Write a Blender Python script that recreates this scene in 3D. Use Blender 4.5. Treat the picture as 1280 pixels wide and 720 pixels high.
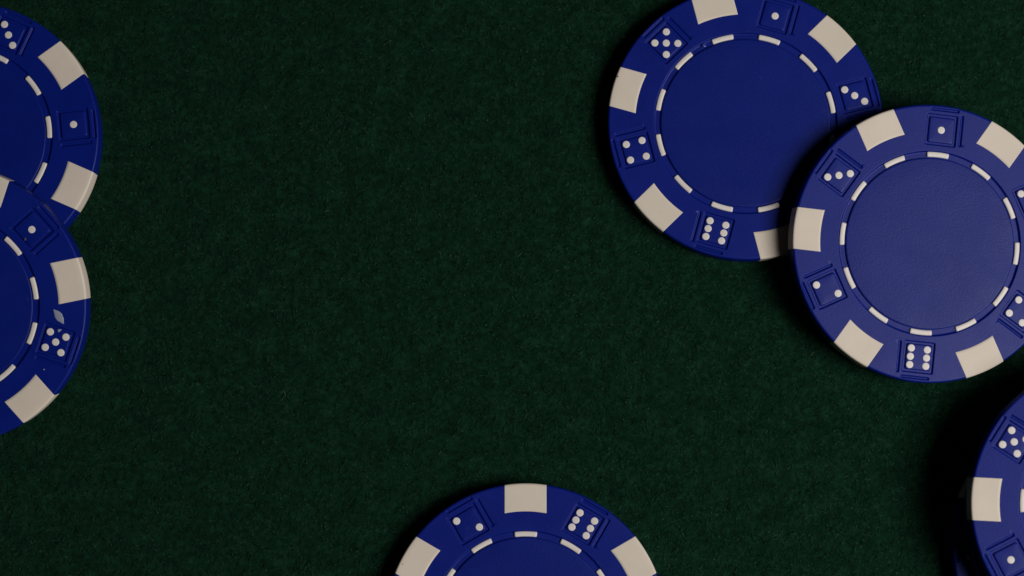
import bpy, math
import numpy as np
from mathutils import Matrix, Vector

# ------------------------------------------------------------------ camera, world, light
scene = bpy.context.scene
for o in list(bpy.data.objects):
    bpy.data.objects.remove(o)
col = scene.collection
MM = 0.001
CAM_H = 303.3            # mm from the lens to the felt
FPX = 2669.0             # focal length in photograph pixels (1280 wide)

cam_data = bpy.data.cameras.new('camera')
cam_data.sensor_width = 36.0
cam_data.lens = FPX / 1280.0 * 36.0
cam_data.clip_start = 0.01
cam_data.clip_end = 20.0
cam_data.dof.use_dof = True
cam_data.dof.focus_distance = (CAM_H - 3.5) * MM
cam_data.dof.aperture_fstop = 16.0
cam = bpy.data.objects.new('camera', cam_data)
TILT = math.radians(5.5)  # the lens leans in from the lower edge
cam.location = (0, -CAM_H * math.sin(TILT) * MM, CAM_H * math.cos(TILT) * MM)
cam.rotation_euler = (TILT, 0, 0)
col.objects.link(cam)
scene.camera = cam

world = bpy.data.worlds.new('World')
scene.world = world
world.use_nodes = True
bg = world.node_tree.nodes['Background']
bg.inputs['Color'].default_value = (0.8, 0.9, 1.0, 1)
bg.inputs['Strength'].default_value = 0.004

def area_light(name, loc, target, size, power, color):
    d = bpy.data.lights.new(name, 'AREA')
    d.shape = 'RECTANGLE'
    d.size, d.size_y = size
    d.energy = power
    d.color = color
    o = bpy.data.objects.new(name, d)
    o.location = loc
    v = Vector(target) - Vector(loc)
    o.rotation_euler = v.to_track_quat('-Z', 'Y').to_euler()
    col.objects.link(o)
    return o

area_light('softbox_lamp', (0.38, -0.12, 0.455), (0.0, 0.0, 0.0), (0.26, 0.26), 3.15, (1.0, 0.98, 0.965))

scene.render.engine = 'CYCLES'
scene.view_settings.view_transform = 'Standard'
scene.view_settings.look = 'None'
scene.view_settings.exposure = 0.0
scene.view_settings.gamma = 1.0
scene.view_settings.use_curve_mapping = False

# ------------------------------------------------------------------ materials
def new_mat(name):
    m = bpy.data.materials.new(name)
    m.use_nodes = True
    nt = m.node_tree
    return m, nt, nt.nodes['Principled BSDF']

def noise(nt, scale, detail=3.0, rough=0.55, vec=None):
    n = nt.nodes.new('ShaderNodeTexNoise')
    n.inputs['Scale'].default_value = scale
    n.inputs['Detail'].default_value = detail
    n.inputs['Roughness'].default_value = rough
    if vec is not None:
        nt.links.new(vec, n.inputs['Vector'])
    return n

def ramp(nt, src, stops):
    r = nt.nodes.new('ShaderNodeValToRGB')
    e = r.color_ramp.elements
    while len(e) < len(stops):
        e.new(0.5)
    for el, (p, c) in zip(e, stops):
        el.position = p
        el.color = (c[0], c[1], c[2], 1)
    nt.links.new(src, r.inputs['Fac'])
    return r

def plastic(name, c_lo, c_hi, rough, grain_scale, grain_strength, spec=0.5, specks=None):
    m, nt, b = new_mat(name)
    tc = nt.nodes.new('ShaderNodeTexCoord')
    inf = nt.nodes.new('ShaderNodeObjectInfo')
    off = nt.nodes.new('ShaderNodeVectorMath'); off.operation = 'ADD'
    nt.links.new(tc.outputs['Object'], off.inputs[0])
    nt.links.new(inf.outputs['Random'], off.inputs[1])
    v = off.outputs[0]
    big = noise(nt, 180.0, 4.0, 0.6, v)
    cr = ramp(nt, big.outputs['Fac'], [(0.3, c_lo), (0.7, c_hi)])
    base = cr.outputs['Color']
    if specks is not None:
        sp = noise(nt, 900.0, 2.0, 0.5, v)
        sr = ramp(nt, sp.outputs['Fac'], [(0.72, (0, 0, 0)), (0.78, (1, 1, 1))])
        mx = nt.nodes.new('ShaderNodeMix'); mx.data_type = 'RGBA'
        nt.links.new(sr.outputs['Color'], mx.inputs['Factor'])
        nt.links.new(base, mx.inputs['A'])
        mx.inputs['B'].default_value = (*specks, 1)
        base = mx.outputs['Result']
    nt.links.new(base, b.inputs['Base Color'])
    rr = nt.nodes.new('ShaderNodeMapRange')
    rr.inputs['To Min'].default_value = rough - 0.10
    rr.inputs['To Max'].default_value = rough + 0.10
    rn = noise(nt, 230.0, 6.0, 0.7, v)
    nt.links.new(rn.outputs['Fac'], rr.inputs['Value'])
    nt.links.new(rr.outputs['Result'], b.inputs['Roughness'])
    b.inputs['Specular IOR Level'].default_value = spec
    g = noise(nt, grain_scale, 3.0, 0.6, v)
    bp = nt.nodes.new('ShaderNodeBump')
    bp.inputs['Strength'].default_value = grain_strength
    bp.inputs['Distance'].default_value = 0.00006
    nt.links.new(g.outputs['Fac'], bp.inputs['Height'])
    nt.links.new(bp.outputs['Normal'], b.inputs['Normal'])
    return m

M_BLUE = plastic('blue_plastic', (0.0016, 0.0095, 0.160), (0.0024, 0.0115, 0.178), 0.42, 2600.0, 0.20, spec=0.16,
                 specks=(0.008, 0.020, 0.17))
M_DISC = plastic('blue_grained_plastic', (0.0016, 0.0095, 0.148), (0.0024, 0.0115, 0.165), 0.43, 3600.0, 0.34, spec=0.16,
                 specks=(0.006, 0.018, 0.165))
M_WHITE = plastic('ivory_plastic', (0.66, 0.575, 0.475), (0.71, 0.618, 0.512), 0.5, 1500.0, 0.15, spec=0.08)
M_PIP = plastic('ivory_paint', (0.68, 0.62, 0.57), (0.74, 0.68, 0.62), 0.5, 2500.0, 0.3)
M_SCUFF = plastic('pale_scuffed_plastic', (0.20, 0.22, 0.30), (0.34, 0.36, 0.42), 0.4, 2500.0, 0.5)

def felt_material(name, lo, mid, hi, sheen, fine=1500.0, mixf=0.4, stops=(0.32, 0.5, 0.68)):
    m, nt, b = new_mat(name)
    tc = nt.nodes.new('ShaderNodeTexCoord')
    v = tc.outputs['Object']
    a = noise(nt, fine, 5.0, 0.7, v)
    c = noise(nt, 330.0, 4.0, 0.6, v)
    mx = nt.nodes.new('ShaderNodeMix'); mx.data_type = 'FLOAT'
    mx.inputs['Factor'].default_value = mixf
    nt.links.new(a.outputs['Fac'], mx.inputs['A'])
    nt.links.new(c.outputs['Fac'], mx.inputs['B'])
    cr = ramp(nt, mx.outputs['Result'], list(zip(stops, (lo, mid, hi))))
    nt.links.new(cr.outputs['Color'], b.inputs['Base Color'])
    b.inputs['Roughness'].default_value = 1.0
    b.inputs['Specular IOR Level'].default_value = 0.05
    b.inputs['Sheen Weight'].default_value = sheen
    b.inputs['Sheen Roughness'].default_value = 0.6
    b.inputs['Sheen Tint'].default_value = (0.1, 0.5, 0.28, 1)
    bp = nt.nodes.new('ShaderNodeBump')
    bp.inputs['Strength'].default_value = 0.8
    bp.inputs['Distance'].default_value = 0.00008
    nt.links.new(a.outputs['Fac'], bp.inputs['Height'])
    nt.links.new(bp.outputs['Normal'], b.inputs['Normal'])
    return m

M_FELT = felt_material('green_felt', (0.0010, 0.0075, 0.0036), (0.0031, 0.0182, 0.0090), (0.0078, 0.0360, 0.0188), 0.02, 1100.0, 0.3)
M_FIBRE = felt_material('green_wool_fibre', (0.0012, 0.011, 0.005), (0.0075, 0.034, 0.018), (0.050, 0.110, 0.072), 0.02, 2600.0, 0.15, (0.42, 0.52, 0.63))

# ------------------------------------------------------------------ mesh helpers (all input in mm)
def mesh_from(name, verts, faces, mat, smooth=True):
    me = bpy.data.meshes.new(name)
    V = (np.asarray(verts, dtype=np.float64) * MM)
    F = np.asarray(faces, dtype=np.int32)
    k = F.shape[1]
    me.vertices.add(len(V)); me.vertices.foreach_set('co', V.ravel())
    me.loops.add(F.size); me.loops.foreach_set('vertex_index', F.ravel())
    me.polygons.add(len(F))
    me.polygons.foreach_set('loop_start', np.arange(0, F.size, k, dtype=np.int32))
    me.polygons.foreach_set('loop_total', np.full(len(F), k, dtype=np.int32))
    me.polygons.foreach_set('use_smooth', np.full(len(F), smooth))
    me.update(calc_edges=True)
    me.validate()
    me.materials.append(mat)
    return me

def grid_faces(nr, nc, wrap=False, flip=False):
    i = np.arange(nr - 1)[:, None]
    j = np.arange(nc if wrap else nc - 1)[None, :]
    j2 = (j + 1) % nc
    a = i * nc + j; b = i * nc + j2; c = (i + 1) * nc + j2; d = (i + 1) * nc + j
    f = np.stack([a, d, c, b] if flip else [a, b, c, d], axis=-1).reshape(-1, 4)
    return f

def link(name, data, parent=None):
    o = bpy.data.objects.new(name, data)
    col.objects.link(o)
    if parent is not None:
        o.parent = parent
    return o

def smoothstep(x):
    x = np.clip(x, 0, 1)
    return x * x * (3 - 2 * x)

rng = np.random.default_rng(11)

def value_noise(shape_xy, cell, rng):
    """bilinear/smooth value noise over coordinate arrays in mm"""
    X, Y = shape_xy
    n = 512
    t = rng.random((n, n))
    gx = X / cell; gy = Y / cell
    ix = np.floor(gx).astype(int); iy = np.floor(gy).astype(int)
    fx = smoothstep(gx - ix); fy = smoothstep(gy - iy)
    g = lambda a, b: t[a % n, b % n]
    return ((g(ix, iy) * (1 - fx) + g(ix + 1, iy) * fx) * (1 - fy)
            + (g(ix, iy + 1) * (1 - fx) + g(ix + 1, iy + 1) * fx) * fy) - 0.5

# ------------------------------------------------------------------ the felt
def lines(half, dense, step):
    inner = np.arange(-dense, dense + 1e-6, step)
    outer = np.linspace(dense, half, 12)[1:] 
    return np.concatenate([-outer[::-1], inner, outer])

xs = lines(300.0, 96.0, 0.36); ys = lines(300.0, 62.0, 0.36)
X, Y = np.meshgrid(xs, ys)
relief = (0.07 * value_noise((X, Y), 0.8, rng) + 0.06 * value_noise((X + 31, Y + 7), 1.7, rng)
          + 0.05 * value_noise((X, Y), 5.0, rng))
Zf = relief - 0.13
felt = link('felt_surface', mesh_from('felt_surface', np.stack([X, Y, Zf], -1).reshape(-1, 3),
                                      grid_faces(len(ys), len(xs)), M_FELT))
felt['kind'] = 'structure'

def fibres(n, r, mat=None, top=0.0):
    x = rng.uniform(-96, 96, n); y = rng.uniform(-62, 62, n)
    L = rng.uniform(0.25, 1.1, n) * np.where(rng.random(n) < 0.04, 2.6, 1.0); a = rng.uniform(0, 2 * np.pi, n)
    curl = rng.normal(0, 0.9, n)
    z0 = rng.uniform(-0.12, 0.02, n) + top; lift = rng.uniform(0.0, 0.16, n)
    segs = 2
    P = []
    px, py, ang = x.copy(), y.copy(), a.copy()
    for s in range(segs + 1):
        t = s / segs
        P.append(np.stack([px, py, z0 + lift * 4 * t * (1 - t) + rng.normal(0, .012, n)], -1))
        px = px + np.cos(ang) * L / segs; py = py + np.sin(ang) * L / segs
        ang = ang + curl
    P = np.stack(P, 1)                                   # n, segs+1, 3
    T = np.gradient(P, axis=1)
    T /= np.linalg.norm(T, axis=-1, keepdims=True)
    S = np.stack([-T[..., 1], T[..., 0], np.zeros(T.shape[:2])], -1)
    S /= np.linalg.norm(S, axis=-1, keepdims=True)
    U = np.cross(S, T)
    rad = r * np.array([0.7, 1.1, 0.4])[None, :, None] * rng.uniform(.7, 1.4, n)[:, None, None]
    ring = [P + rad * (math.cos(q) * S + math.sin(q) * U) for q in (math.pi / 2, math.pi * 7 / 6, math.pi * 11 / 6)]
    V = np.stack(ring, 2)                                # n, segs+1, 3, 3
    V = V.reshape(-1, 3)
    base = np.arange(n)[:, None] * (segs + 1) * 3
    loc = []
    for s in range(segs):
        for q in range(3):
            q2 = (q + 1) % 3
            loc.append([s * 3 + q, s * 3 + q2, (s + 1) * 3 + q2, (s + 1) * 3 + q])
    F = (base[:, :, None] + np.array(loc)[None]).reshape(-1, 4)
    return mesh_from('felt_fibres', V, F, mat or M_FIBRE)

fib = link('felt_fibres', fibres(120000, 0.027), felt)
fib['kind'] = 'stuff'
M_LINT = felt_material('pale_lint', (0.05, 0.08, 0.06), (0.10, 0.14, 0.12), (0.18, 0.22, 0.20), 0.0)
lint = link('lint', fibres(90, 0.020, M_LINT, 0.06), felt)
lint['kind'] = 'stuff'

# ------------------------------------------------------------------ the chip's shapes (mm)
R = 19.5; TH = 3.3
DIE_R = 0.820 * R            # die centre radius
DIE_H = 0.1015 * R           # die half size (groove centre line)
GW = 0.0092 * R              # groove half width
RING_IN, RING_OUT = 0.617 * R, 0.664 * R
RING_D = 0.28
FIL = 0.30

def groove(d, half, depth):
    return -depth * (1 - smoothstep((np.abs(d) - half * 0.25) / (half * 0.95)))

def seg_dist(px, py, ax, ay, bx, by):
    dx, dy = bx - ax, by - ay
    t = np.clip(((px - ax) * dx + (py - ay) * dy) / (dx * dx + dy * dy), 0, 1)
    return np.hypot(px - ax - t * dx, py - ay - t * dy)

def body_mesh():
    # angular columns: dense over the dice, coarse under the inserts
    th = []
    half = math.radians(12.2)
    for k in range(6):
        c = math.radians(30 + 60 * k)
        th.append(np.linspace(c - half, c + half, 126))
        th.append(np.linspace(c + half, c + math.radians(60) - half, 18)[1:-1])
    th = np.concatenate(th)
    rad = np.concatenate([[0.02, 6.0, 11.0, RING_OUT - 0.25, RING_OUT - 0.10, RING_OUT - 0.04, RING_OUT + 0.01,
                           RING_OUT + 0.05, RING_OUT + 0.12, RING_OUT + 0.3],
                          np.arange(0.692 * R, R - FIL - 0.02, 0.05)])
    rr, tt = np.meshgrid(rad, th, indexing='ij')
    z = np.full(rr.shape, TH)
    # step down to the floor of the ring channel
    z -= RING_D * (1 - smoothstep((rr - (RING_OUT - 0.10)) / 0.16))
    # dice: nearest die frame, u clockwise, v outward
    k = np.round((np.degrees(tt) - 30) / 60)
    c = np.radians(30 + 60 * k)
    x, y = rr * np.cos(tt), rr * np.sin(tt)
    v = x * np.cos(c) + y * np.sin(c) - DIE_R
    u = x * np.sin(c) - y * np.cos(c)
    box = np.maximum(np.abs(u), np.abs(v))
    q = 0.14                                            # rounded pocket corners
    dx = np.maximum(np.abs(u) - (DIE_H + GW - q), 0); dy = np.maximum(np.abs(v) - (DIE_H + GW - q), 0)
    sd = np.hypot(dx, dy) + np.minimum(box - (DIE_H + GW - q), 0) - q
    z -= 0.25 * (1 - smoothstep((sd + 0.06) / 0.14))
    o1 = DIE_H + 0.046 * R; o2 = DIE_H + 0.043 * R
    g1 = groove(seg_dist(u, v, -0.080 * R, o1, 0.108 * R, o1), GW * 1.2, 0.22)
    g2 = groove(seg_dist(u, v, o2, -0.094 * R, o2, 0.112 * R), GW * 1.2, 0.22)
    z += np.minimum(g1, g2)
    rows = [np.stack([x, y, z], -1)]
    def extra(r_, z_):
        rows.append(np.stack([r_ * np.cos(th), r_ * np.sin(th), np.full(th.shape, z_)], -1)[None])
    for a in (0, 22, 45, 68, 90):
        a = math.radians(a)
        extra(R - FIL + FIL * math.sin(a), TH - FIL + FIL * math.cos(a))
    for zz in (2.2, 1.1):
        extra(R, zz)
    for a in (0, 30, 60, 90):
        a = math.radians(a)
        extra(R - FIL + FIL * math.cos(a), FIL - FIL * math.sin(a))
    extra(12.0, 0.0); extra(0.02, 0.0)
    V = np.concatenate(rows, 0)
    return mesh_from('chip_body', V.reshape(-1, 3), grid_faces(V.shape[0], V.shape[1], wrap=True, flip=True), M_BLUE)

def insert_mesh():
    """ivory insert, straight parallel sides, wrapping over the rim (local: along +x)"""
    W = 0.150 * R; p = 0.018
    prof = []                                           # (radius, z)
    r0 = 0.800 * R
    prof.append((r0 + 0.0, TH - 0.15)); prof.append((r0 + 0.005, TH - 0.02)); prof.append((r0 + 0.03, TH + p))
    for t in np.linspace(0.1, 1, 6):
        prof.append((r0 + (R - FIL - r0) * t, TH + p))
    for a in (18, 36, 54, 72, 90):
        a = math.radians(a)
        prof.append((R - FIL + (FIL + p) * math.sin(a), TH - FIL + (FIL + p) * math.cos(a)))
    for zz in (2.2, 1.1, FIL):
        prof.append((R + p, zz))
    for a in (30, 60, 85):
        a = math.radians(a)
        prof.append((R - FIL + (FIL + p) * math.cos(a), FIL - (FIL + p) * math.sin(a)))
    cols = [(-W, -0.25), (-W, -0.03), (-W + 0.03, 0)] + [(w, 0) for w in np.linspace(-W + 0.12, W - 0.12, 13)] + \
           [(W - 0.03, 0), (W, -0.03), (W, -0.25)]
    V = np.zeros((len(prof), len(cols), 3))
    for i, (r, z) in enumerate(prof):
        # outward normal of the profile, so that the skirt sinks into the body
        i0, i1 = max(i - 1, 0), min(i + 1, len(prof) - 1)
        tr, tz = prof[i1][0] - prof[i0][0], prof[i1][1] - prof[i0][1]
        L = math.hypot(tr, tz); nr, nz = -tz / L, tr / L
        if nz < 0 and nr < 0: nr, nz = -nr, -nz
        if i < 3: nr, nz = 0, 1
        for j, (w, s) in enumerate(cols):
            rr = r + nr * s
            V[i, j] = (math.sqrt(rr * rr - w * w), w, z + nz * s)
    return mesh_from('edge_insert', V.reshape(-1, 3), grid_faces(len(prof), len(cols)), M_WHITE)

def disc_mesh():
    n = 180
    th = np.linspace(0, 2 * np.pi, n, endpoint=False)
    r1 = RING_IN
    prof = [(0.02, TH), (5, TH), (9, TH), (r1 - 0.25, TH), (r1 - 0.13, TH - 0.006), (r1 - 0.05, TH - 0.04), (r1, TH - 0.10), (r1 + 0.02, TH - RING_D - 0.1)]
    V = np.array([[(r * math.cos(t), r * math.sin(t), z) for t in th] for r, z in prof])
    return mesh_from('centre_disc', V.reshape(-1, 3), grid_faces(len(prof), n, wrap=True, flip=True), M_DISC)

def dash_mesh():
    """raised ivory dash standing in the ring channel (local: on +x)"""
    rc = (RING_IN + RING_OUT) / 2 + 0.02; hw = 0.37; ha = 14.4 / 2 * math.pi / 180 * rc
    S = np.linspace(-1, 1, 21); T = np.array([-1, -0.97, -0.82, -0.5, 0, 0.5, 0.82, 0.97, 1])
    Hh = np.array([-0.1, 0.17, 0.25, 0.285, 0.295, 0.285, 0.25, 0.17, -0.1])
    S = np.sign(S) * (1 - (1 - np.abs(S)) ** 1.4)
    V = []
    for i, s in enumerate(S):
        e = abs(s)
        endw = 1.0 if e < 0.9 else math.sqrt(max(1 - ((e - 0.9) / 0.1) ** 2 * 0.55, 0))
        endh = 1.0 if e < 0.93 else 1 - ((e - 0.93) / 0.07) ** 2 * 0.5
        for t, h in zip(T, Hh):
            r = rc + t * hw * endw; a = s * ha / rc
            V.append((r * math.cos(a), r * math.sin(a), TH - RING_D + (h * endh if h > 0 else h)))
    n = len(T)
    first, last = [V[j] for j in range(n)], [V[-n + j] for j in range(n)]
    down = lambda q: (q[0], q[1], TH - RING_D - 0.1)
    V = [down(q) for q in first] + V + [down(q) for q in last]
    return mesh_from('ring_dash', V, grid_faces(len(S) + 2, n, flip=True), M_PIP)

def die_mesh():
    """square plate sitting in its pocket; the gap round it is the engraved outline"""
    h = DIE_H - GW * 0.95; top = TH - 0.012
    prof = [(0, 0.0), (0.55, 0.0), (h - 0.22, 0.0), (h - 0.09, -0.012), (h - 0.03, -0.05), (h, -0.11), (h + 0.03, -0.36)]
    V = []; m = 72
    for e, z in prof:
        for q in range(m):
            a = 2 * math.pi * (q + 0.5) / m
            ca, sa = math.cos(a), math.sin(a)
            p = 36.0
            k = (abs(ca) ** p + abs(sa) ** p) ** (-1 / p)
            V.append((max(e, 0.01) * ca * k, max(e, 0.01) * sa * k, z))
    return mesh_from('die_face', V, grid_faces(len(prof), m, wrap=True, flip=True), M_BLUE), top

def pip_mesh():
    r = 0.0268 * R; m = 24
    prof = [(0.01, 0.035), (r * 0.5, 0.033), (r * 0.85, 0.026), (r * 0.97, 0.012), (r, -0.05)]
    V = [(q * math.cos(2 * math.pi * i / m), q * math.sin(2 * math.pi * i / m), z) for q, z in prof for i in range(m)]
    return mesh_from('pip', V, grid_faces(len(prof), m, wrap=True, flip=True), M_PIP)

ME_BODY = body_mesh(); ME_INS = insert_mesh(); ME_DISC = disc_mesh(); ME_DASH = dash_mesh()
ME_DIE, DIE_TOP = die_mesh(); ME_PIP = pip_mesh()

S6 = 0.0590 * R
CORN = [(-1, -1), (-1, 1), (1, -1), (1, 1)]
SIX = [(-1, -1), (-1, 0), (-1, 1), (1, -1), (1, 0), (1, 1)]
def pips(n, face):
    if n == 1: return [(0, 0)]
    if n == 2: return [(-1, 1), (1, -1)] if face == 'A' else [(1, 1), (-1, -1)]
    if n == 3: return [(-1, -1), (0, 0), (1, 1)] if face == 'A' else [(-1, 1), (0, 0), (1, -1)]
    if n == 4: return CORN
    if n == 5: return CORN + [(0, 0)]
    return SIX
ORDER = {'A': [1, 3, 2, 6, 4, 5], 'B': [1, 5, 4, 6, 2, 3]}     # clockwise from the one

def make_chip(matrix, face, label, group=None, full=True):
    """matrix: base-centre frame in metres; local: the die showing one sits at 90 degrees"""
    root = bpy.data.objects.new('poker_chip', None)
    root.empty_display_size = 0.005
    col.objects.link(root)
    root.matrix_world = matrix
    root['label'] = label; root['category'] = 'poker chip'
    root['group'] = group or 'blue poker chips on the felt'
    link('chip_body', ME_BODY, root)
    for k in range(6):
        o = link('edge_insert', ME_INS, root)
        o.rotation_euler.z = math.radians(60 * k)
    if not full:
        return root
    link('centre_disc', ME_DISC, root)
    for k in range(12):
        o = link('ring_dash', ME_DASH, root)
        o.rotation_euler.z = math.radians(30 * k + rng.normal(0, 0.35))
    for k, n in enumerate(ORDER[face]):
        a = math.radians(90 - 60 * k)
        d = link('die_face', ME_DIE, root)
        d.location = (DIE_R * math.cos(a) * MM, DIE_R * math.sin(a) * MM, DIE_TOP * MM)
        d.rotation_euler.z = a - math.pi / 2            # local y outward, local x clockwise
        for (u, v) in pips(n, face):
            p = link('pip', ME_PIP, d)
            p.location = ((u * S6 + rng.normal(0, .012)) * MM, (v * S6 + rng.normal(0, .012)) * MM, 0)
    return root

CAM_P = Vector((0, -CAM_H * math.sin(TILT), CAM_H * math.cos(TILT)))
CAM_R = Matrix.Rotation(TILT, 3, 'X')
def spot(px, py, z):
    """point of the level plane at height z (mm) measured at a point of the photograph"""
    d = CAM_R @ Vector(((px - 640) / FPX, (360 - py) / FPX, -1))
    return CAM_P + d * ((z - CAM_P.z) / d.z)

def frame(px, py, psi, tilt=0.0, high=0.0, base=0.0):
    """frame of a chip whose top face is centred at a measured point; psi: direction of the one;
    tilt (rad) raises the side in direction 'high' (rad)"""
    d = Vector((math.cos(high), math.sin(high), 0))
    lift = base + (R - 0.12) * math.sin(tilt)
    b = spot(px, py, lift + TH * math.cos(tilt)) + d * math.sin(tilt) * TH
    b.z = lift
    rot = Matrix.Rotation(tilt, 4, Vector((d.y, -d.x, 0))) @ Matrix.Rotation(psi - math.pi / 2, 4, 'Z')
    return Matrix.Translation(b * MM) @ rot

rad = math.radians
def lean(a, b):
    """tilt and heading of the chip measured at a, leaning on the flat chip measured at b"""
    v = spot(*b, TH) - spot(*a, TH * 1.6)
    return math.atan2(TH, math.hypot(v.x, v.y)), math.atan2(v.y, v.x)

C2, C3 = (932.0, 153.5), (1162.5, 304.3)
UL, LL = (-49.0, 171.0), (-67.0, 382.0)

c2 = make_chip(frame(*C2, rad(74.2)), 'A', 'blue poker chip lying flat at the top edge, partly under the leaning chip')
t, h = lean(C3, C2)
make_chip(frame(*C3, rad(83.9), t, h), 'B', 'blue poker chip with pale sheen at right, leaning on a flat chip')
bot = make_chip(frame(657.0, 781.0, rad(240)), 'A', 'blue poker chip lying alone at the bottom edge of the picture')
make_chip(frame(*UL, rad(6.4)), 'B', 'blue poker chip at upper left, partly covered by the scuffed chip below it')
t, h = lean(LL, UL)
ll = make_chip(frame(*LL, rad(41.4), t, h), 'B', 'scuffed blue poker chip at left edge, leaning on the chip above it')

# stack at lower right
N = 3
jit = [(-1.2, -6.0), (0.3, -2.2)]
top = frame(1393.0, 632.6, rad(207), base=(N - 1) * TH)
make_chip(top, 'B', 'blue poker chip on top of the untidy stack at lower right')
c = top.translation
for i in range(N - 1):
    m = Matrix.Translation((c.x + jit[i][0] * MM, c.y + jit[i][1] * MM, i * TH * MM)) @ Matrix.Rotation(rad([30, 32][i]), 4, 'Z')
    make_chip(m, 'A', ['blue poker chip at the bottom of the lower-right stack, in deep shadow',
                       'blue poker chip in the middle of the lower-right stack, under its top chip'][i], full=True)

# ------------------------------------------------------------------ small marks on the leaning chip at left
def flake(name, pts, z, parent, mat=None, rise=1.0):
    """thin raised flake of scuffed plastic with a domed middle"""
    n = len(pts)
    cx = sum(p[0] for p in pts) / n; cy = sum(p[1] for p in pts) / n
    V = []
    for s, dz in ((0.02, 0.02 * rise), (0.7, 0.015 * rise), (0.95, 0.006 * rise), (1.0, -0.03)):
        V += [(cx + (p[0] - cx) * s, cy + (p[1] - cy) * s, z + dz) for p in pts]
    return link(name, mesh_from(name, V, grid_faces(4, n, wrap=True, flip=True), mat or M_SCUFF), parent)

def to_local(px, py, root):
    """point of the chip's top plane seen at a measured picture point, in chip coordinates (mm)"""
    inv = root.matrix_world.inverted()
    o = inv @ (CAM_P * MM); w = inv @ (spot(px, py, 0) * MM)
    k = (TH * MM - o.z) / (w.z - o.z)
    q = o + (w - o) * k
    return (q.x / MM, q.y / MM)

bpy.context.view_layer.update()
def blot(cx, cy, rx, ry, ang=0.0, n=11):
    out = []
    for i in range(n):
        a = 2 * math.pi * i / n; k = 1 + rng.normal(0, 0.14)
        x, y = rx * k * math.cos(a), ry * k * math.sin(a)
        out.append((cx + x * math.cos(ang) - y * math.sin(ang), cy + x * math.sin(ang) + y * math.cos(ang)))
    return out
M_BLOB = plastic('glossy_blue_painted_highlight', (0.03, 0.05, 0.26), (0.05, 0.08, 0.32), 0.2, 2500.0, 0.4)  # base blue lightened to paint in the highlight on the blob
M_NICK = plastic('dark_nick', (0.05, 0.04, 0.03), (0.12, 0.10, 0.08), 0.7, 2500.0, 0.4)  # dark brown for the tiny flakes that mark nicks
for nm, root, pts, m, dz, rise in (
        ('moulding_blob', c2, blot(879.5, 56.5, 3.0, 2.4, 0.8), M_BLOB, 0.0, 4.0),
        ('nick', c2, blot(772.0, 95.5, 1.6, 1.1, 0.7), M_NICK, 0.012, 0.6),
        ('nick', bot, blot(503.2, 705.0, 0.9, 0.8), M_NICK, 0.012, 0.6),
        ('nick', ll, blot(46.5, 488.0, 3.2, 1.0, 0.9), M_NICK, 0.006, 0.6),
        ('nick', ll, blot(55.0, 461.8, 1.1, 0.8), M_SCUFF, 0.0, 0.6),
        ('nick', ll, blot(31.5, 299.0, 1.2, 2.0, 0.3), M_NICK, 0.0, 0.5)):
    flake(nm, [to_local(a, b, root) for a, b in pts][::-1], TH + dz, root, m, rise)
leaf = [(66.3, 386.0), (69.5, 387.2), (74, 389.0), (77.5, 392.0), (79.6, 398.0), (80.2, 405.8), (76, 403.4), (71.5, 401.0), (68.5, 397.0)]
tri = [(72.2, 411.2), (77.2, 412.0), (75, 414.2), (72.6, 415.6)]
for nm, pts in (('scuff', leaf), ('scuff', tri)):
    flake(nm, [to_local(a, b, ll) for a, b in pts][::-1], TH, ll)
